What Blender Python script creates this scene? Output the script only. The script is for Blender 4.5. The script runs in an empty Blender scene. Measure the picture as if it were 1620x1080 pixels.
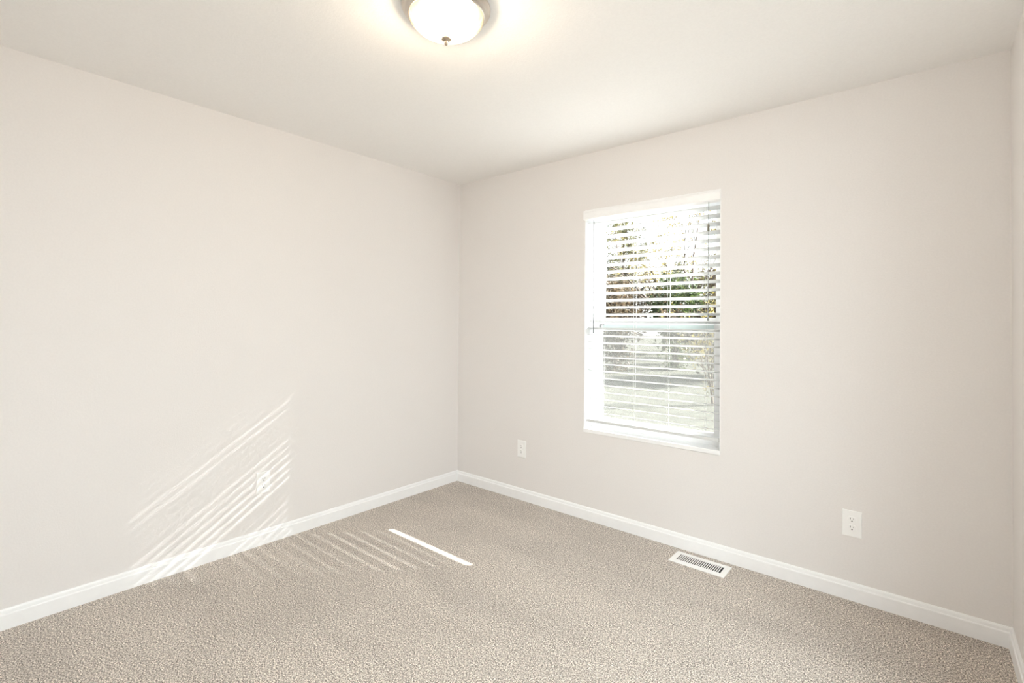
import bpy, bmesh, math, random
from mathutils import Vector, Matrix
S = bpy.context.scene
C = S.collection
random.seed(7)
PI = math.pi

# ------------------------------------------------------------------ camera
cam_d = bpy.data.cameras.new('camera'); cam = bpy.data.objects.new('camera', cam_d); C.objects.link(cam)
S.camera = cam
cam_d.sensor_width = 36.0; cam_d.lens = 781.694 / 1620 * 36; cam_d.shift_y = -40 / 1620
cam_d.clip_start = 0.02
F = Vector((-0.64140118, 0.76709412, 0.01308192)); Rr = Vector((0.76720404, 0.64134157, 0.00888544)); U = Vector((0.00157401, -0.01573564, 0.99987495))
m = Matrix((Rr, U, -F)).transposed().to_4x4(); m.translation = Vector((2.962, -2.857, 1.301))
cam.matrix_world = m

# ------------------------------------------------------------------ render look
S.view_settings.view_transform = 'Standard'; S.view_settings.look = 'None'
S.view_settings.gamma = 1.0; S.view_settings.use_curve_mapping = False
S.view_settings.exposure = 0.04
S.cycles.use_denoising = True
try:
    S.cycles.denoiser = 'OPENIMAGEDENOISE'
except Exception:
    pass
S.cycles.max_bounces = 16; S.cycles.diffuse_bounces = 10; S.cycles.transparent_max_bounces = 24
S.cycles.sample_clamp_indirect = 12.0
S.cycles.caustics_reflective = False; S.cycles.caustics_refractive = False

# ------------------------------------------------------------------ sky and sun
W = bpy.data.worlds.new('sky'); S.world = W; W.use_nodes = True
nt = W.node_tree; nt.nodes.clear()
wo = nt.nodes.new('ShaderNodeOutputWorld'); bg = nt.nodes.new('ShaderNodeBackground')
tc = nt.nodes.new('ShaderNodeTexCoord'); sx = nt.nodes.new('ShaderNodeSeparateXYZ'); cr = nt.nodes.new('ShaderNodeValToRGB')
nt.links.new(tc.outputs['Generated'], sx.inputs[0]); nt.links.new(sx.outputs['Z'], cr.inputs[0])
cr.color_ramp.elements[0].position = 0.0; cr.color_ramp.elements[0].color = (1.0, 0.99, 0.97, 1)
cr.color_ramp.elements[1].position = 0.8; cr.color_ramp.elements[1].color = (0.72, 0.84, 1.0, 1)
nt.links.new(cr.outputs[0], bg.inputs[0]); bg.inputs[1].default_value = 1.7
nt.links.new(bg.outputs[0], wo.inputs[0])

SUN_DIR = Vector((-0.86, -1.0, -0.645)).normalized()
sd = bpy.data.lights.new('sun', 'SUN'); sun = bpy.data.objects.new('sun', sd); C.objects.link(sun)
sd.energy = 47.0; sd.angle = math.radians(0.45); sd.color = (1.0, 0.98, 0.95)
sun.rotation_euler = SUN_DIR.to_track_quat('-Z', 'Y').to_euler()
sun.location = (6, 6, 6)
LAMP_WATTS = 14.0
FILL_WATTS = 114.0  # power of the fill light added beside the room

# ------------------------------------------------------------------ helpers
def nn(nt, t, **kw):
    n = nt.nodes.new(t)
    for k, v in kw.items():
        setattr(n, k, v)
    return n

def mat(name, col, rough=0.6, metal=0.0, spec=0.5):
    M = bpy.data.materials.new(name); M.use_nodes = True
    b = M.node_tree.nodes['Principled BSDF']
    b.inputs['Base Color'].default_value = (*col, 1); b.inputs['Roughness'].default_value = rough
    b.inputs['Metallic'].default_value = metal; b.inputs['Specular IOR Level'].default_value = spec
    return M

def speckle(M, col, amount, scale, detail=3.0, bump=0.0, bdist=0.001, bscale=None, stretch=None):
    nt = M.node_tree; b = nt.nodes['Principled BSDF']
    tc = nn(nt, 'ShaderNodeTexCoord'); mp = nn(nt, 'ShaderNodeMapping'); nt.links.new(tc.outputs['Object'], mp.inputs[0])
    if stretch: mp.inputs['Scale'].default_value = stretch
    n = nn(nt, 'ShaderNodeTexNoise'); n.inputs['Scale'].default_value = scale; n.inputs['Detail'].default_value = detail
    nt.links.new(mp.outputs[0], n.inputs[0])
    r = nn(nt, 'ShaderNodeValToRGB')
    r.color_ramp.elements[0].position = 0.35; r.color_ramp.elements[1].position = 0.65
    r.color_ramp.elements[0].color = (*[c * (1 - amount) for c in col], 1)
    r.color_ramp.elements[1].color = (*[min(1, c * (1 + amount)) for c in col], 1)
    nt.links.new(n.outputs[0], r.inputs[0]); nt.links.new(r.outputs[0], b.inputs['Base Color'])
    if bump:
        n2 = nn(nt, 'ShaderNodeTexNoise'); n2.inputs['Scale'].default_value = bscale or scale; n2.inputs['Detail'].default_value = 2.5
        nt.links.new(mp.outputs[0], n2.inputs[0])
        bp = nn(nt, 'ShaderNodeBump'); bp.inputs['Strength'].default_value = bump; bp.inputs['Distance'].default_value = bdist
        nt.links.new(n2.outputs[0], bp.inputs['Height']); nt.links.new(bp.outputs[0], b.inputs['Normal'])
    return M

def bx(bm, x0, x1, y0, y1, z0, z1):
    v = [bm.verts.new(p) for p in ((x0,y0,z0),(x1,y0,z0),(x1,y1,z0),(x0,y1,z0),(x0,y0,z1),(x1,y0,z1),(x1,y1,z1),(x0,y1,z1))]
    for f in ((0,3,2,1),(4,5,6,7),(0,1,5,4),(1,2,6,5),(2,3,7,6),(3,0,4,7)):
        bm.faces.new([v[i] for i in f])
    return v

def prism(bm, prof, a, b, axis):
    """extrude closed profile (pairs) along axis from a to b; axis 'x' -> pairs are (y,z); 'y' -> (x,z); 'z' -> (x,y)"""
    def P(p, t):
        return {'x': (t, p[0], p[1]), 'y': (p[0], t, p[1]), 'z': (p[0], p[1], t)}[axis]
    A = [bm.verts.new(P(p, a)) for p in prof]; B = [bm.verts.new(P(p, b)) for p in prof]
    n = len(prof)
    for i in range(n):
        bm.faces.new((A[i], A[(i+1) % n], B[(i+1) % n], B[i]))
    bm.faces.new(A[::-1]); bm.faces.new(B)

def tube(bm, pts, rad, seg=8, cap=True):
    """tapered tube along pts; rad is a number or a list"""
    rads = rad if isinstance(rad, (list, tuple)) else [rad] * len(pts)
    pts = [Vector(p) for p in pts]; rings = []
    for i, p in enumerate(pts):
        d = (pts[min(i+1, len(pts)-1)] - pts[max(i-1, 0)]).normalized()
        a = d.orthogonal().normalized() if i == 0 else (a - d * a.dot(d)).normalized()
        b = d.cross(a)
        rings.append([bm.verts.new(p + (a * math.cos(2*PI*k/seg) + b * math.sin(2*PI*k/seg)) * rads[i]) for k in range(seg)])
    for r0, r1 in zip(rings, rings[1:]):
        for k in range(seg):
            bm.faces.new((r0[k], r0[(k+1) % seg], r1[(k+1) % seg], r1[k]))
    if cap:
        bm.faces.new(rings[0][::-1]); bm.faces.new(rings[-1])

def lathe(bm, prof, seg=64, c=(0, 0, 0), closed=False):
    rings = []
    for r, z in prof:
        if r < 1e-6:
            rings.append([bm.verts.new((c[0], c[1], c[2] + z))])
        else:
            rings.append([bm.verts.new((c[0] + r*math.cos(2*PI*k/seg), c[1] + r*math.sin(2*PI*k/seg), c[2] + z)) for k in range(seg)])
    prs = list(zip(rings, rings[1:]))
    if closed: prs.append((rings[-1], rings[0]))
    for a, b in prs:
        for k in range(seg):
            k2 = (k+1) % seg
            if len(a) == 1 and len(b) == 1: continue
            if len(a) == 1: bm.faces.new((a[0], b[k2], b[k]))
            elif len(b) == 1: bm.faces.new((a[k], a[k2], b[0]))
            else: bm.faces.new((a[k], a[k2], b[k2], b[k]))

def obj(name, bm, M, parent=None, smooth=False, bevel=0.0, seg=2, **props):
    bmesh.ops.recalc_face_normals(bm, faces=bm.faces)
    me = bpy.data.meshes.new(name); bm.to_mesh(me); bm.free()
    o = bpy.data.objects.new(name, me); C.objects.link(o)
    for mm in (M if isinstance(M, (list, tuple)) else [M]): me.materials.append(mm)
    if parent: o.parent = parent
    if smooth:
        for p in me.polygons: p.use_smooth = True
    if bevel:
        b = o.modifiers.new('bevel', 'BEVEL'); b.width = bevel; b.segments = seg; b.limit_method = 'ANGLE'; b.angle_limit = math.radians(40)
    for k, v in props.items(): o[k] = v
    return o

def thing(name, loc, label, cat, group=None, rz=0.0, **props):
    o = bpy.data.objects.new(name, None); C.objects.link(o); o.location = loc; o.rotation_euler = (0, 0, rz)
    o.empty_display_size = 0.1
    o['label'] = label; o['category'] = cat
    if group: o['group'] = group
    for k, v in props.items(): o[k] = v
    return o

def struct(name, bm, M, label=None, **kw):
    o = obj(name, bm, M, **kw); o['kind'] = 'structure'
    if label: o['label'] = label
    return o

# ------------------------------------------------------------------ materials
wall_m = speckle(mat('wall_paint', (0.80, 0.775, 0.759), 0.75, spec=0.25), (0.80, 0.775, 0.759), 0.012, 130, bump=0.30, bdist=0.0016, bscale=170)
ceil_m = speckle(mat('ceiling_paint', (0.87, 0.859, 0.842), 0.85, spec=0.15), (0.87, 0.859, 0.842), 0.012, 110, bump=0.35, bdist=0.002, bscale=140)
trim_m = speckle(mat('trim_paint', (0.92, 0.925, 0.93), 0.35), (0.92, 0.925, 0.93), 0.01, 30)
vinyl_m = speckle(mat('white_vinyl', (0.88, 0.89, 0.90), 0.35), (0.88, 0.89, 0.90), 0.006, 20)
shade_vinyl_m = speckle(mat('shade_tinted_vinyl', (0.60, 0.69, 0.69), 0.4), (0.60, 0.69, 0.69), 0.01, 30)  # white vinyl tinted to paint in the shade on the sash rail
plate_m = speckle(mat('white_plastic', (0.92, 0.92, 0.91), 0.3), (0.92, 0.92, 0.91), 0.006, 60)
dark_m = speckle(mat('dark_slot', (0.03, 0.03, 0.03), 0.8), (0.03, 0.03, 0.03), 0.2, 200)
duct_m = speckle(mat('galvanised_duct', (0.10, 0.095, 0.09), 0.6, 0.2), (0.10, 0.095, 0.09), 0.2, 60)
enamel_m = speckle(mat('white_enamel', (0.92, 0.915, 0.90), 0.3), (0.92, 0.915, 0.90), 0.01, 60)
nickel_m = speckle(mat('brushed_nickel', (0.62, 0.57, 0.52), 0.28, 1.0), (0.62, 0.57, 0.52), 0.06, 40, stretch=(1, 1, 12))
dnickel_m = speckle(mat('aged_nickel', (0.42, 0.34, 0.26), 0.5, 0.7), (0.42, 0.34, 0.26), 0.06, 40)
cord_m = speckle(mat('white_cord', (0.82, 0.83, 0.82), 0.7), (0.82, 0.83, 0.82), 0.05, 800)
tassel_m = speckle(mat('taupe_tassel', (0.20, 0.18, 0.13), 0.5), (0.20, 0.18, 0.13), 0.08, 300)
greycap_m = speckle(mat('grey_tassel', (0.25, 0.26, 0.26), 0.4), (0.25, 0.26, 0.26), 0.06, 300)
wand_m = mat('clear_grey_wand', (0.20, 0.21, 0.22), 0.15); speckle(wand_m, (0.20, 0.21, 0.22), 0.05, 200)

# slats: white vinyl that lets some light through
slat_m = speckle(mat('blind_vinyl', (0.68, 0.69, 0.69), 0.4), (0.68, 0.69, 0.69), 0.01, 80)
nt_ = slat_m.node_tree; tr = nn(nt_, 'ShaderNodeBsdfTranslucent'); tr.inputs[0].default_value = (0.92, 0.93, 0.90, 1)
mx = nn(nt_, 'ShaderNodeMixShader'); mx.inputs[0].default_value = 0.02
nt_.links.new(nt_.nodes['Principled BSDF'].outputs[0], mx.inputs[1]); nt_.links.new(tr.outputs[0], mx.inputs[2])
nt_.links.new(mx.outputs[0], nt_.nodes['Material Output'].inputs[0])

# thin window glass: clear with a fresnel gloss
glass_m = bpy.data.materials.new('window_glass'); glass_m.use_nodes = True; g = glass_m.node_tree; g.nodes.clear()
go = nn(g, 'ShaderNodeOutputMaterial'); gt = nn(g, 'ShaderNodeBsdfTransparent'); gg = nn(g, 'ShaderNodeBsdfGlossy'); gm = nn(g, 'ShaderNodeMixShader'); gf = nn(g, 'ShaderNodeFresnel')
gt.inputs[0].default_value = (0.97, 0.985, 0.98, 1); gg.inputs['Roughness'].default_value = 0.02; gf.inputs[0].default_value = 1.25
g.links.new(gf.outputs[0], gm.inputs[0]); g.links.new(gt.outputs[0], gm.inputs[1]); g.links.new(gg.outputs[0], gm.inputs[2]); g.links.new(gm.outputs[0], go.inputs[0])

# insect screen: fine grey mesh, seen as a thin veil
scr_m = bpy.data.materials.new('insect_screen'); scr_m.use_nodes = True; g = scr_m.node_tree; g.nodes.clear()
go = nn(g, 'ShaderNodeOutputMaterial'); gt = nn(g, 'ShaderNodeBsdfTransparent'); gd = nn(g, 'ShaderNodeBsdfDiffuse'); gl = nn(g, 'ShaderNodeBsdfTranslucent')
ga = nn(g, 'ShaderNodeMixShader'); gm = nn(g, 'ShaderNodeMixShader')
gd.inputs[0].default_value = (0.13, 0.13, 0.125, 1); gl.inputs[0].default_value = (0.13, 0.13, 0.125, 1); ga.inputs[0].default_value = 0.5; gm.inputs[0].default_value = 0.30
g.links.new(gd.outputs[0], ga.inputs[1]); g.links.new(gl.outputs[0], ga.inputs[2])
g.links.new(gt.outputs[0], gm.inputs[1]); g.links.new(ga.outputs[0], gm.inputs[2]); g.links.new(gm.outputs[0], go.inputs[0])

# carpet: cut pile in mixed beige yarns, brushed lighter and darker in patches
carpet_m = bpy.data.materials.new('beige_carpet'); carpet_m.use_nodes = True; g = carpet_m.node_tree
b = g.nodes['Principled BSDF']; b.inputs['Roughness'].default_value = 0.95; b.inputs['Specular IOR Level'].default_value = 0.1
b.inputs['Sheen Weight'].default_value = 0.15
tc = nn(g, 'ShaderNodeTexCoord')
def noise(scale, detail, rough=0.6, src=None, dist=0.0):
    n = nn(g, 'ShaderNodeTexNoise'); n.inputs['Scale'].default_value = scale; n.inputs['Detail'].default_value = detail; n.inputs['Roughness'].default_value = rough
    n.inputs['Distortion'].default_value = dist
    g.links.new(src or tc.outputs['Object'], n.inputs[0]); return n
fine = noise(190, 3, 0.85); mid = noise(95, 2, 0.7)
mp = nn(g, 'ShaderNodeMapping'); mp.inputs['Rotation'].default_value = (0, 0, math.radians(50)); mp.inputs['Scale'].default_value = (0.9, 2.3, 1); g.links.new(tc.outputs['Object'], mp.inputs[0])
big = noise(1.3, 3, 0.55, mp.outputs[0], 0.6)
ramp = nn(g, 'ShaderNodeValToRGB')
el = ramp.color_ramp.elements
el[0].position = 0.39; el[0].color = (0.05, 0.040, 0.034, 1)
el[1].position = 0.60; el[1].color = (1.0, 0.93, 0.85, 1)
e = el.new(0.46); e.color = (0.36, 0.309, 0.265, 1)
e = el.new(0.52); e.color = (0.60, 0.526, 0.462, 1)
g.links.new(fine.outputs[0], ramp.inputs[0])
r2 = nn(g, 'ShaderNodeMapRange'); r2.inputs[1].default_value = 0.35; r2.inputs[2].default_value = 0.65; r2.inputs[3].default_value = 0.93; r2.inputs[4].default_value = 1.07
g.links.new(big.outputs[0], r2.inputs[0])
r3 = nn(g, 'ShaderNodeMapRange'); r3.inputs[1].default_value = 0.36; r3.inputs[2].default_value = 0.64; r3.inputs[3].default_value = 0.77; r3.inputs[4].default_value = 1.19
g.links.new(mid.outputs[0], r3.inputs[0])
mu = nn(g, 'ShaderNodeMath', operation='MULTIPLY'); g.links.new(r2.outputs[0], mu.inputs[0]); g.links.new(r3.outputs[0], mu.inputs[1])
vm = nn(g, 'ShaderNodeVectorMath', operation='SCALE'); g.links.new(ramp.outputs[0], vm.inputs[0]); g.links.new(mu.outputs[0], vm.inputs['Scale'])
g.links.new(vm.outputs[0], b.inputs['Base Color'])
bp = nn(g, 'ShaderNodeBump'); bp.inputs['Strength'].default_value = 0.6; bp.inputs['Distance'].default_value = 0.006
g.links.new(fine.outputs[0], bp.inputs['Height']); g.links.new(bp.outputs[0], b.inputs['Normal'])

# ------------------------------------------------------------------ room shell
RW, RD, RH = 3.234, 3.30, 2.44
OPN = 1.15  # right wall stops here to let the added fill light in
WX0, WX1, WZ0, WZ1, WT = 1.208, 2.088, 0.575, 2.060, 0.17
VX0, VX1, VY0, VY1 = 1.895, 2.145, -0.165, -0.082       # duct opening in the floor
bm = bmesh.new()
for a in ((-.2, VX0, -RD-.2, WT, -.1, 0), (VX1, 6.6, -RD-.2, WT, -.1, 0), (VX0, VX1, -RD-.2, VY0, -.1, 0), (VX0, VX1, VY1, WT, -.1, 0)):
    bx(bm, *a)
struct('floor', bm, carpet_m, 'wall to wall beige cut pile carpet')
bm = bmesh.new(); bx(bm, -.2, 6.6, -RD-.2, WT, RH, RH+.12); struct('ceiling', bm, ceil_m, 'pale textured ceiling')
bm = bmesh.new(); bx(bm, -.2, 0, -RD-.2, WT, 0, RH); struct('wall_left', bm, wall_m, 'plain pale greige wall on the left')
bm = bmesh.new(); bx(bm, RW, RW+.14, -OPN, WT, 0, RH); struct('wall_right', bm, wall_m, 'sliver of pale wall at the right edge')
bm = bmesh.new(); bx(bm, 0, 6.4, -RD-.2, -RD, 0, RH); struct('wall_front', bm, wall_m, 'wall behind the viewer')
# unseen landing at the viewer's right, added with a fill light for the room
bm = bmesh.new(); bx(bm, 6.4, 6.6, -RD-.2, WT, 0, RH); struct('wall_added_end', bm, wall_m, 'end wall of the added landing')
bm = bmesh.new(); bx(bm, RW+.14, 6.4, -OPN, -OPN+.14, 0, RH); struct('wall_added_side', bm, wall_m, 'side wall of the added landing')
hl = thing('fill_panel', (4.35, -2.42, RH), 'added fill light, a flat rectangular white panel on the ceiling of the added landing', 'ceiling light')
bm = bmesh.new(); bx(bm, -.85, .85, -.65, .65, -.045, -.0005); obj('housing', bm, plate_m, parent=hl)  # housing of the added fill light
ad_ = bpy.data.lights.new('fill_lamp', 'AREA'); ao = bpy.data.objects.new('fill_lamp', ad_); C.objects.link(ao); ao.parent = hl; ao.location = (0, 0, -.05)
ad_.shape = 'RECTANGLE'; ad_.size = 1.6; ad_.size_y = 1.2; ad_.energy = FILL_WATTS; ad_.color = (.82, .94, 1.0)
bm = bmesh.new()
for a in ((0, WX0, 0, WT, 0, RH), (WX1, RW, 0, WT, 0, RH), (WX0, WX1, 0, WT, 0, WZ0), (WX0, WX1, 0, WT, WZ1, RH)):
    bx(bm, *a)
struct('wall_back', bm, wall_m, 'pale greige wall that holds the window')

# baseboards: flat face with a stepped, rounded top
BP = [(0, 0), (.0135, 0), (.0135, .060), (.0125, .063), (.0090, .0655), (.0085, .070), (.0075, .077), (.0045, .082), (0, .084)]
def base(name, side):
    bm = bmesh.new()
    n = len(BP)
    if side == 'left':  E = [[(d, -RD + d, z) for d, z in BP], [(d, -d, z) for d, z in BP]]
    if side == 'back':  E = [[(d, -d, z) for d, z in BP], [(RW - d, -d, z) for d, z in BP]]
    if side == 'right': E = [[(RW - d, -d, z) for d, z in BP], [(RW - d, -OPN, z) for d, z in BP]]
    if side == 'front': E = [[(RW - d, -RD + d, z) for d, z in BP], [(d, -RD + d, z) for d, z in BP]]
    A, B = [[bm.verts.new(p) for p in e] for e in E]
    for i in range(n): bm.faces.new((A[i], A[(i+1) % n], B[(i+1) % n], B[i]))
    bm.faces.new(A[::-1]); bm.faces.new(B)
    struct(name, bm, trim_m, 'white painted baseboard with a stepped top')
for s in ('left', 'back', 'right', 'front'): base('baseboard_' + s, s)

# ------------------------------------------------------------------ window_1 (recessed double hung, white vinyl)
win = bpy.data.objects.new('window_1', None); C.objects.link(win); win.location = ((WX0+WX1)/2, 0, WZ0); win['kind'] = 'structure'
win['label'] = 'white double hung window recessed in the back wall'
def wobj(name, bm, M, parent=win, **kw):
    o = obj(name, bm, M, **kw); o.parent = parent
    base_o = parent
    off = Vector((0, 0, 0)); q = parent
    while q: off += q.location; q = q.parent
    o.data.transform(Matrix.Translation(-off)); return o
SILL_T = 0.600
bm = bmesh.new(); bx(bm, WX0, WX1, -0.006, 0.10, WZ0, SILL_T); wobj('window_sill', bm, trim_m, bevel=.003)
bm = bmesh.new()   # thin white liner on the recess sides and head
bx(bm, WX0, WX0+.004, 0.0, .10, SILL_T, WZ1); bx(bm, WX1-.004, WX1, 0.0, .10, SILL_T, WZ1); bx(bm, WX0+.004, WX1-.004, 0.0, .10, WZ1-.004, WZ1)
wobj('jamb_liner', bm, trim_m)
def ring(bm, x0, x1, z0, z1, t, y0, y1, tb=None, tt=None):
    tb = tb or t; tt = tt or t
    bx(bm, x0, x0+t, y0, y1, z0, z1); bx(bm, x1-t, x1, y0, y1, z0, z1)
    bx(bm, x0+t, x1-t, y0, y1, z0, z0+tb); bx(bm, x0+t, x1-t, y0, y1, z1-tt, z1)
bm = bmesh.new(); ring(bm, WX0, WX1, WZ0, WZ1, .032, .10, .168, tb=.050, tt=.030); wobj('window_frame', bm, vinyl_m, bevel=.002)
ML = 1.285
def sash(name, z0, z1, y0, y1, tb, tt, glass_label=None):
    x0, x1 = WX0+.033, WX1-.033
    bm = bmesh.new(); ring(bm, x0, x1, z0, z1, .036, y0, y1, tb=tb, tt=tt)
    s = wobj(name, bm, vinyl_m, bevel=.002)
    bm = bmesh.new(); ym = (y0+y1)/2; bx(bm, x0+.030, x1-.030, ym-.002, ym+.002, z0+tb-.006, z1-tt+.006)
    o = obj('glass_pane', bm, glass_m, parent=s); o.data.transform(Matrix.Translation(-win.location)); return s
up = sash('upper_sash', 1.300, WZ1-.031, .138, .162, .040, .034)
lo = sash('lower_sash', WZ0+.051, 1.302, .108, .134, .042, .050)
bm = bmesh.new()   # ribbed strip on the lower sash's top rail; its grey-green paints in shade
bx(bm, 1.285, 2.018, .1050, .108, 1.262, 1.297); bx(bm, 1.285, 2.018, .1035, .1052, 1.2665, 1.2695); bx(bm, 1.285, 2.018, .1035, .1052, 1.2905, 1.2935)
o = obj('rail_shade_strip', bm, shade_vinyl_m, parent=lo); o.data.transform(Matrix.Translation(-win.location)); o['label'] = 'rail face strip tinted grey-green for its shade'
bm = bmesh.new(); bx(bm, 1.262, 1.272, .103, .108, 1.262, 1.296); bx(bm, 1.272, 1.300, .101, .108, 1.290, 1.297)
o = obj('sash_latch', bm, greycap_m, parent=lo, bevel=.001); o.data.transform(Matrix.Translation(-win.location)); o['label'] = 'grey tilt latch'
bm = bmesh.new(); bx(bm, WX0+.036, WX1-.036, .1640, .1646, WZ0+.052, 1.300); wobj('insect_screen', bm, scr_m)

# ------------------------------------------------------------------ window blind
bl = thing('window_blind', (1.648, .045, SILL_T), 'white horizontal slat blind with open slats hanging in the window recess', 'blind')
BX0, BX1 = 1.216, 2.080
def bobj(name, bm, M, parent=bl, **kw):
    o = obj(name, bm, M, parent=parent, **kw); o.data.transform(Matrix.Translation(-bl.location)); return o
bm = bmesh.new()   # valance with a shaped face
V = [(-.002, 1.994), (.004, 1.990), (.008, 1.990), (.008, 2.055), (-.004, 2.055), (-.010, 2.051), (-.012, 2.045), (-.010, 2.038), (-.010, 2.008), (-.012, 2.002), (-.008, 1.996)]
prism(bm, V, WX0-.008, WX1-.001, 'x'); bobj('valance', bm, trim_m)
bm = bmesh.new(); bx(bm, BX0, BX1, .012, .072, 2.004, 2.052); bobj('headrail', bm, vinyl_m, bevel=.002)
TH0 = math.radians(13.8); SP = .0468; ZTOP = 1.9692; NS = 28
def TILT(k, z):     # the upper slats hang a touch more closed; a few lower ones leak sun
    return math.radians({5: 12.8, 10: 12.7, 12: 12.7, 13: 13.0, 17: 12.7, 18: 12.5, 19: 12.8, 22: 12.5, 24: 11.4, 25: 11.6, 26: 11.4}.get(k, 14.0 if z > 1.36 else 13.0))
bm = bmesh.new()
for k in range(NS):
    z = ZTOP - SP*k; y = .045; TH = TILT(k, z)
    prof = []
    n = 8
    for i in range(n+1):
        u = -1 + 2*i/n; prof.append((u*.0253, .0017 - .0022*u*u + .0008))
    for i in range(n, -1, -1):
        u = -1 + 2*i/n; prof.append((u*.0253, -.0017 - .0022*u*u + .0008))
    pr = [(y + a*math.cos(TH) + b_*math.sin(TH), z - a*math.sin(TH) + b_*math.cos(TH)) for a, b_ in prof]
    prism(bm, pr, BX0, BX1, 'x')
bobj('slats', bm, slat_m)
bm = bmesh.new(); bx(bm, BX0, BX1, .014, .038, .644, .662); rail = bobj('bottom_rail', bm, slat_m, bevel=.003)
for X in (1.335, 1.556, 1.775, 1.997):
    bm = bmesh.new()
    for y in (.0185, .0715): tube(bm, [(X, y, 2.004), (X, y if y < .05 else .038, .660)], .0010, 6)
    for k in range(NS):     # the rungs that carry each slat
        z = ZTOP - SP*k - .0035; TH = TH0
        tube(bm, [(X, .0185, z + .0265*math.sin(TH)), (X, .0715, z - .0265*math.sin(TH))], .0006, 4)
    bobj('ladder_cord', bm, cord_m)
    bm = bmesh.new(); tube(bm, [(X, .026, .6442), (X, .026, .6405)], .006, 12); bobj('cord_button', bm, plate_m, parent=rail)
bm = bmesh.new(); tube(bm, [(1.2775, -.004, 1.985), (1.2775, -.004, 1.970), (1.2785, -.004, 1.60), (1.2800, -.004, 1.235)], [.002, .0032, .0032, .0036], 6)
bobj('tilt_wand', bm, wand_m, label='clear grey wand')
bm = bmesh.new(); tube(bm, [(2.021, -.003, 1.995), (2.021, -.003, 1.40), (2.021, -.003, 1.355)], .0012, 6)
tube(bm, [(2.024, -.003, 1.995), (2.0225, -.003, 1.862)], .0010, 6)
cord = bobj('lift_cord', bm, tassel_m if False else greycap_m)
bm = bmesh.new(); tube(bm, [(2.021, -.003, 1.868), (2.021, -.003, 1.864), (2.021, -.003, 1.832), (2.021, -.003, 1.828)], [.004, .0062, .0066, .005], 12)
bobj('cord_stop', bm, tassel_m, parent=cord, label='dark taupe cord stop')
bm = bmesh.new(); lathe(bm, [(0, .036), (.0022, .034), (.003, .024), (.0062, .008), (.0066, .003), (.004, 0), (0, 0)], 14, (2.021, -.003, 1.322))
bobj('tassel', bm, greycap_m, parent=cord, smooth=True)

# ------------------------------------------------------------------ wall outlets
def outlet(loc, rz, label):
    """modelled facing -y, then turned"""
    t = thing('wall_outlet', loc, label, 'outlet', rz=rz)
    bm = bmesh.new(); hw, hh = .0395, .0622
    prism(bm, [(-hw, -hh), (hw, -hh), (hw, hh), (-hw, hh)], 0, -.0045, 'y')
    bmesh.ops.recalc_face_normals(bm, faces=bm.faces)
    for v in bm.verts:
        if v.co.y < -.001: v.co.x *= .955; v.co.z *= .97
    pl = obj('cover_plate', bm, plate_m, parent=t, bevel=.0012)
    bm = bmesh.new(); tube(bm, [(0, -.0045, 0), (0, -.0056, 0)], .0032, 16); sc = obj('screw', bm, plate_m, parent=pl)
    for s in (1, -1):
        zc = s*.0195
        bm = bmesh.new(); prof = []
        for k in range(40):
            a = 2*PI*k/40; x = .0172*math.cos(a); z = .0172*math.sin(a)
            prof.append((max(-.0168, min(.0168, x)), zc + max(-.0142, min(.0142, z))))
        prism(bm, prof, -.0040, -.0066, 'y'); r = obj('receptacle', bm, plate_m, parent=t, bevel=.0006)
        bm = bmesh.new()
        bx(bm, -.0072, -.0054, -.0071, -.0060, zc+.001, zc+.0092); bx(bm, .0052, .0068, -.0071, -.0060, zc+.0018, zc+.0085)
        obj('blade_slots', bm, dark_m, parent=r)
        bm = bmesh.new(); tube(bm, [(0, -.0060, zc-.0066), (0, -.0071, zc-.0066)], .0028, 14); obj('ground_hole', bm, dark_m, parent=r)
    return t
outlet((2.694, 0, .360), 0, 'white wall outlet on the window wall, right of the window and the floor vent')
outlet((.678, 0, .371), 0, 'small looking white wall outlet left of the window, near the room corner')
outlet((0, -1.562, .358), PI/2, 'white wall outlet on the left wall above the baseboard')

# ------------------------------------------------------------------ floor register
fr = thing('floor_register', (2.020, -.1235, 0), 'white slotted metal floor vent in the carpet beside the window wall baseboard', 'vent')
bm = bmesh.new(); HX, HY, HZ = .147, .0715, .0055
ox0, ox1, oy0, oy1 = -.1175, .1175, -.0385, .0385
for a in ((-HX, ox0, -HY, HY), (ox1, HX, -HY, HY), (ox0, ox1, -HY, oy0), (ox0, ox1, oy1, HY)):
    bx(bm, *a, 0.0005, HZ)
bmesh.ops.remove_doubles(bm, verts=bm.verts, dist=1e-5)
for v in bm.verts:
    if v.co.z < .001: pass
    elif abs(v.co.x) > HX-.001 or abs(v.co.y) > HY-.001: v.co.z = .0022; 
obj('face_plate', bm, enamel_m, parent=fr)
bm = bmesh.new(); N = 22; pit = (ox1-ox0)/N
for k in range(N+1):
    x = ox0 + pit*k; tilt = -.0010 if k < N/2 else -.0020
    z1, z0 = HZ-.0006, HZ-.006
    if k in (0, N): continue
    prism(bm, [(x-.0026, z1), (x+.0026, z1), (x+.0008+tilt, z0), (x-.0008+tilt, z0)], oy0+.0001, oy1-.0001, 'y')
obj('louvres', bm, enamel_m, parent=fr)
bm = bmesh.new()
for a in ((ox0-.002, ox0, oy0, oy1, -.07, .0004), (ox1, ox1+.002, oy0, oy1, -.07, .0004), (ox0, ox1, oy0-.002, oy0, -.07, .0004), (ox0, ox1, oy1, oy1+.002, -.07, .0004), (ox0, ox1, oy0, oy1, -.072, -.07)):
    bx(bm, *a)
obj('duct_box', bm, duct_m, parent=fr)

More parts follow.
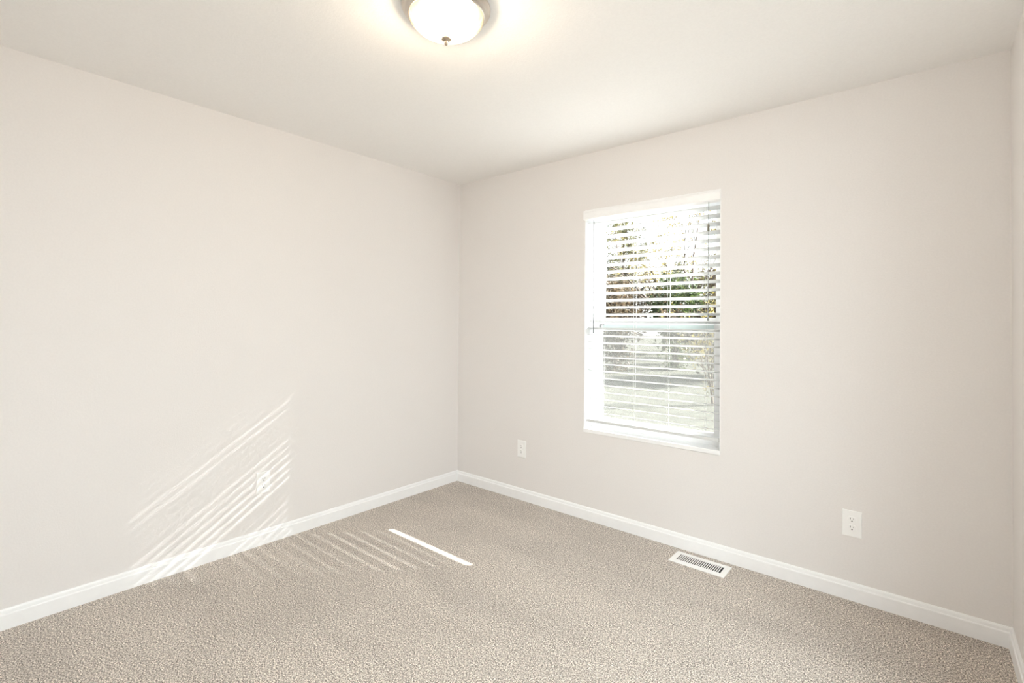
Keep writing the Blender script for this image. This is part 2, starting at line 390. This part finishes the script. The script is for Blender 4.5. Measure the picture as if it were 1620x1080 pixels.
# ------------------------------------------------------------------ ceiling light
LX, LY = 1.630, -1.650
cl = thing('ceiling_light', (LX, LY, RH), 'flush mount ceiling light with a glowing frosted glass bowl in a nickel pan', 'ceiling light')
bm = bmesh.new()
lathe(bm, [(0, -.001), (0.1590, -.001), (0.1604, -.006), (0.1571, -.011), (0.1524, -.013), (0.1519, -.018), (0.1487, -.022), (0.1421, -.025), (0.1407, -.030), (0.1365, -.033), (0.1318, -.033), (0.1300, -.029), (0.1300, -.0125), (0, -.0125)], 96)
pan = obj('pan', bm, nickel_m, parent=cl, smooth=True)
bm = bmesh.new(); lathe(bm, [(0, -.013), (.1292, -.013), (.1292, -.0285), (.1284, -.0285), (.1284, -.0155), (0, -.0155)], 64)
obj('glare_liner', bm, speckle(mat('glare_liner_dark', (.10, .07, .045), .7), (.10, .07, .045), .1, 40), parent=pan)  # added dark liner, soaks up bulb light so the bowl rim stays amber
bm = bmesh.new(); prof = []
NB = 22
for i in range(NB+1):
    a = PI/2*i/NB; prof.append((.1350*math.cos(a)**1.55 if i < NB else 0, -.030 - .082*math.sin(a)))
lathe(bm, prof, 96)
bowl_m = bpy.data.materials.new('frosted_glass'); bowl_m.use_nodes = True; g = bowl_m.node_tree; g.nodes.clear()
go = nn(g, 'ShaderNodeOutputMaterial'); gt = nn(g, 'ShaderNodeBsdfTransparent'); gt.inputs[0].default_value = (.8, .70, .56, 1)
gp = nn(g, 'ShaderNodeBsdfTranslucent'); gp.inputs[0].default_value = (1.0, .88, .66, 1)
ge = nn(g, 'ShaderNodeEmission'); ge.inputs[0].default_value = (1.0, .83, .52, 1); ge.inputs[1].default_value = 0.9
tcg = nn(g, 'ShaderNodeTexCoord'); ng = nn(g, 'ShaderNodeTexNoise'); ng.inputs['Scale'].default_value = 14; ng.inputs['Detail'].default_value = 4; ng.inputs['Distortion'].default_value = 1.5
g.links.new(tcg.outputs['Object'], ng.inputs[0])
sz = nn(g, 'ShaderNodeSeparateXYZ'); g.links.new(tcg.outputs['Object'], sz.inputs[0])
mr = nn(g, 'ShaderNodeMapRange'); mr.inputs[1].default_value = -.034; mr.inputs[2].default_value = -.100; mr.inputs[3].default_value = .0; mr.inputs[4].default_value = 1.0; g.links.new(sz.outputs['Z'], mr.inputs[0])
an = nn(g, 'ShaderNodeMath', operation='MULTIPLY_ADD'); g.links.new(ng.outputs[0], an.inputs[0]); an.inputs[1].default_value = .5; g.links.new(mr.outputs[0], an.inputs[2])
er = nn(g, 'ShaderNodeValToRGB'); er.color_ramp.elements[0].position = .25; er.color_ramp.elements[0].color = (.75, .50, .22, 1); er.color_ramp.elements[1].position = .8; er.color_ramp.elements[1].color = (1, .90, .70, 1)
g.links.new(an.outputs[0], er.inputs[0]); g.links.new(er.outputs[0], ge.inputs[0])
m9 = nn(g, 'ShaderNodeMapRange'); m9.inputs[1].default_value = .2; m9.inputs[2].default_value = 1.2; m9.inputs[3].default_value = .40; m9.inputs[4].default_value = 1.8; g.links.new(an.outputs[0], m9.inputs[0]); g.links.new(m9.outputs[0], ge.inputs[1])
m1 = nn(g, 'ShaderNodeMixShader'); m1.inputs[0].default_value = .003
g.links.new(gt.outputs[0], m1.inputs[1]); g.links.new(gp.outputs[0], m1.inputs[2])
ad = nn(g, 'ShaderNodeAddShader'); g.links.new(m1.outputs[0], ad.inputs[0]); g.links.new(ge.outputs[0], ad.inputs[1]); g.links.new(ad.outputs[0], go.inputs[0])
obj('glass_bowl', bm, bowl_m, parent=cl, smooth=True, label='glowing frosted glass bowl')
bm = bmesh.new()
lathe(bm, [(0, -.109), (.0150, -.109), (.0180, -.1112), (.0165, -.1145), (.0085, -.1185), (.0055, -.1205), (.0070, -.1235), (.0078, -.127), (.0062, -.1315), (.0030, -.1358), (0, -.138)], 32)
obj('finial', bm, dnickel_m, parent=cl, smooth=True)
for i, (dx, dy) in enumerate(((.045, .03), (-.045, -.03))):
    ld = bpy.data.lights.new('lamp_bulb', 'POINT'); lo_ = bpy.data.objects.new('lamp_bulb', ld); C.objects.link(lo_); lo_.parent = cl
    lo_.location = (dx, dy, -.062); ld.energy = LAMP_WATTS/2; ld.color = (1.0, .94, .86); ld.shadow_soft_size = .026

# ------------------------------------------------------------------ outdoors
GZ = -0.45
grass_m = speckle(mat('lawn', (.108, .108, .088), .9, spec=.1), (.108, .108, .088), .22, 6, detail=8, bump=.4, bdist=.02, bscale=60)
bm = bmesh.new(); bx(bm, -45, 40, WT+.02, 60, GZ-.2, GZ)
struct('ground', bm, grass_m, 'pale sunlit lawn outside the window')
bm = bmesh.new(); bx(bm, -3.5, 7.5, WT+.03, 3.6, GZ, GZ+.04)  # unseen slab added to bounce sunlight up to the ceiling
struct('bounce_slab', bm, speckle(mat('pale_bounce', (.55, .54, .51), .9), (.55, .54, .51), .06, 12, detail=6), 'pale slab added under the window to bounce sunlight in')
bm = bmesh.new(); bx(bm, -.2, 6.6, -RD-.2, WT, GZ, -.101)
struct('trim_1', bm, speckle(mat('concrete', (.5, .49, .47), .9), (.5, .49, .47), .1, 20), 'concrete footing under the room')

def leaf_mat(name, c1, c2, c3):
    M = bpy.data.materials.new(name); M.use_nodes = True; g = M.node_tree; b = g.nodes['Principled BSDF']; b.inputs['Roughness'].default_value = .6
    tc = nn(g, 'ShaderNodeTexCoord'); n = nn(g, 'ShaderNodeTexNoise'); n.inputs['Scale'].default_value = 5.0; n.inputs['Detail'].default_value = 6; n.inputs['Roughness'].default_value = .8
    g.links.new(tc.outputs['Object'], n.inputs[0]); r = nn(g, 'ShaderNodeValToRGB'); r.color_ramp.elements[0].position = .38; r.color_ramp.elements[1].position = .62
    r.color_ramp.elements[0].color = (*c1, 1); r.color_ramp.elements[1].color = (*c3, 1); e = r.color_ramp.elements.new(.5); e.color = (*c2, 1)
    g.links.new(n.outputs[0], r.inputs[0]); g.links.new(r.outputs[0], b.inputs['Base Color'])
    t = nn(g, 'ShaderNodeBsdfTranslucent'); g.links.new(r.outputs[0], t.inputs[0]); m_ = nn(g, 'ShaderNodeMixShader'); m_.inputs[0].default_value = .4
    g.links.new(b.outputs[0], m_.inputs[1]); g.links.new(t.outputs[0], m_.inputs[2]); g.links.new(m_.outputs[0], g.nodes['Material Output'].inputs[0]); return M
leaf_green = leaf_mat('green_leaves', (0.022, 0.036, 0.012), (0.050, 0.079, 0.025), (0.115, 0.122, 0.043))
leaf_yellow = leaf_mat('yellow_leaves', (0.144, 0.108, 0.036), (0.245, 0.202, 0.058), (0.302, 0.274, 0.130))
leaf_brown = leaf_mat('brown_leaves', (0.043, 0.030, 0.020), (0.101, 0.072, 0.043), (0.158, 0.130, 0.086))
leaf_olive = leaf_mat('olive_leaves', (0.043, 0.050, 0.022), (0.108, 0.108, 0.050), (0.187, 0.173, 0.079))
bark_m = speckle(mat('bark', (.13, .10, .08), .9), (.13, .10, .08), .3, 25, bump=.5, bdist=.01)

def leaves(bm, centres, n, spread, size, rng):
    for _ in range(n):
        c = rng.choice(centres)
        p = Vector(c) + Vector((rng.gauss(0, spread), rng.gauss(0, spread), rng.gauss(0, spread*.8)))
        if p.z < .03: p.z = .03 + rng.random()*.1
        a = Vector((rng.gauss(0, 1), rng.gauss(0, 1), rng.gauss(0, .6))).normalized(); b_ = a.orthogonal().normalized()
        b_ = (Matrix.Rotation(rng.random()*6.28, 3, a) @ b_)
        s = size*(.6 + .8*rng.random())
        v = [bm.verts.new(p - a*s*.5), bm.verts.new(p + b_*s*.28), bm.verts.new(p + a*s*.5), bm.verts.new(p - b_*s*.28)]
        bm.faces.new(v)

def plant(name, cat, x, y, h, r, label, leafm, nleaf, size, seed, stems=5, bare=False, base_z=.1, group=None, spread=.16):
    rng = random.Random(seed)
    t = thing(name, (x, y, GZ), label, cat, group=group)
    bm = bmesh.new(); tips = []
    def grow(p, d, L, rad, lvl):
        pts = [p]; q = p.copy(); dd = d.copy(); k = 4
        for i in range(k):
            dd = (dd + Vector((rng.gauss(0, .16), rng.gauss(0, .16), rng.gauss(.05, .08)))).normalized(); q = q + dd*L/k; pts.append(q.copy())
        tube(bm, pts, [rad*(1 - .7*i/k) for i in range(k+1)], 5 if lvl else 7, cap=False)
        tips.extend(pts[2:] if lvl else pts[3:])
        if lvl < (3 if bare else 2):
            for j in range(4 if lvl == 0 else 3):
                s = pts[1 + (j % 4)] if lvl else pts[min(4, 2 + j % 3)]
                az = rng.random()*6.28; nd = (dd + Vector((math.cos(az), math.sin(az), .25))*(.8 if not bare else .6)).normalized()
                grow(s.copy(), nd, L*.52, rad*.42, lvl+1)
    for k in range(stems):
        az = 2*PI*k/stems + rng.random(); lean = (r/h)*.55 if stems > 1 else .03
        st = Vector((math.cos(az)*.06*(stems > 1), math.sin(az)*.06*(stems > 1), -.02))
        grow(st, Vector((math.cos(az)*lean, math.sin(az)*lean, 1)).normalized(), h*.62, .018*h/stems**.4, 0)
    obj('trunk' if stems == 1 else 'stems', bm, bark_m, parent=t, smooth=True)
    bm = bmesh.new()
    # fill an egg shaped crown from clumps placed around the twig tips
    cl_ = []
    for _ in range(90):
        u = rng.random()*2*PI; w = rng.random()**.5; zz = base_z + (1-base_z)*rng.random()
        prof_ = math.sin(PI*min(1, max(.02, (zz - base_z*.5)/(1.02 - base_z*.5))))**.55
        cl_.append(Vector((math.cos(u)*w*r*prof_, math.sin(u)*w*r*prof_, zz*h)))
    cents = (tips if bare else cl_ + [tp for tp in tips if tp.z > base_z*h*.7])
    leaves(bm, cents, nleaf, spread, size, rng)
    obj('foliage', bm, leafm, parent=t)
    return t

# hedge row of bushes along the far edge of the lawn
row = [(-8.6, 15.6, 3.8, 1.0, leaf_olive, ''), (-5.6, 13.2, 3.4, .95, leaf_brown, ''), (-4.35, 15.7, 3.6, .95, leaf_green, ''),
       (-1.75, 13.2, 2.9, .95, leaf_brown, ''), (-.6, 16.0, 3.2, .95, leaf_olive, '')]
labs = ['olive bush beyond the lawn, just past the left edge of the window view', 'rusty brown bush at the left of the view through the blind',
        'dark green bush in the middle of the view through the blind', 'rusty brown bush at the right of the view through the blind',
        'olive bush beyond the lawn, hidden past the right window jamb']
for i, (x, y, h, r, lm, nm) in enumerate(row):
    plant('bush', 'bush', x, y, h, r, labs[i], lm, 6500, .13, 20+i, stems=5, base_z=.02, group='bushes behind the lawn')
# taller trees behind, and a nearly bare one
plant('tree', 'tree', -9.6, 19.6, 8.8, 1.5, 'tall leafy green tree at the left side of the window view', leaf_olive, 8500, .12, 40, stems=1, base_z=.15, group='trees behind the bushes', spread=.2)
plant('tree', 'tree', -10.2, 28.5, 8.8, 1.7, 'yellow leaved tree behind the bare twiggy tree', leaf_yellow, 3000, .13, 41, stems=1, base_z=.2, group='trees behind the bushes', spread=.2)
plant('tree', 'tree', -5.4, 18.4, 8.0, 1.0, 'nearly bare twiggy tree against the white sky', leaf_yellow, 1500, .10, 42, stems=3, bare=True, group='trees behind the bushes', spread=.10)
plant('tree', 'tree', -3.3, 20.4, 4.9, 1.0, 'low yellow tree at the right side of the window view', leaf_yellow, 3000, .12, 43, stems=1, base_z=.3, group='trees behind the bushes', spread=.18)
plant('sapling', 'sapling', -.55, 8.2, 2.4, .35, 'small yellow leaved sapling on the lawn at the right of the view', leaf_yellow, 700, .07, 44, stems=3, base_z=.1, spread=.1)

for x, y, h, lm, lab in ((-10.6, 23.3, 5.0, leaf_brown, 'tall brown thicket shrub behind the tall leafy tree'), (-8.0, 25.6, 5.2, leaf_olive, 'tall olive thicket shrub far behind the twiggy tree'),
                     (-5.4, 23.6, 4.6, leaf_brown, 'tall brown thicket shrub far behind, toward the right of the window view')):
    plant('shrub', 'shrub', x, y, h, 1.4, lab, lm, 5200, .17, int(70 + x), stems=5, base_z=.02, group='thicket behind the trees', spread=.18)
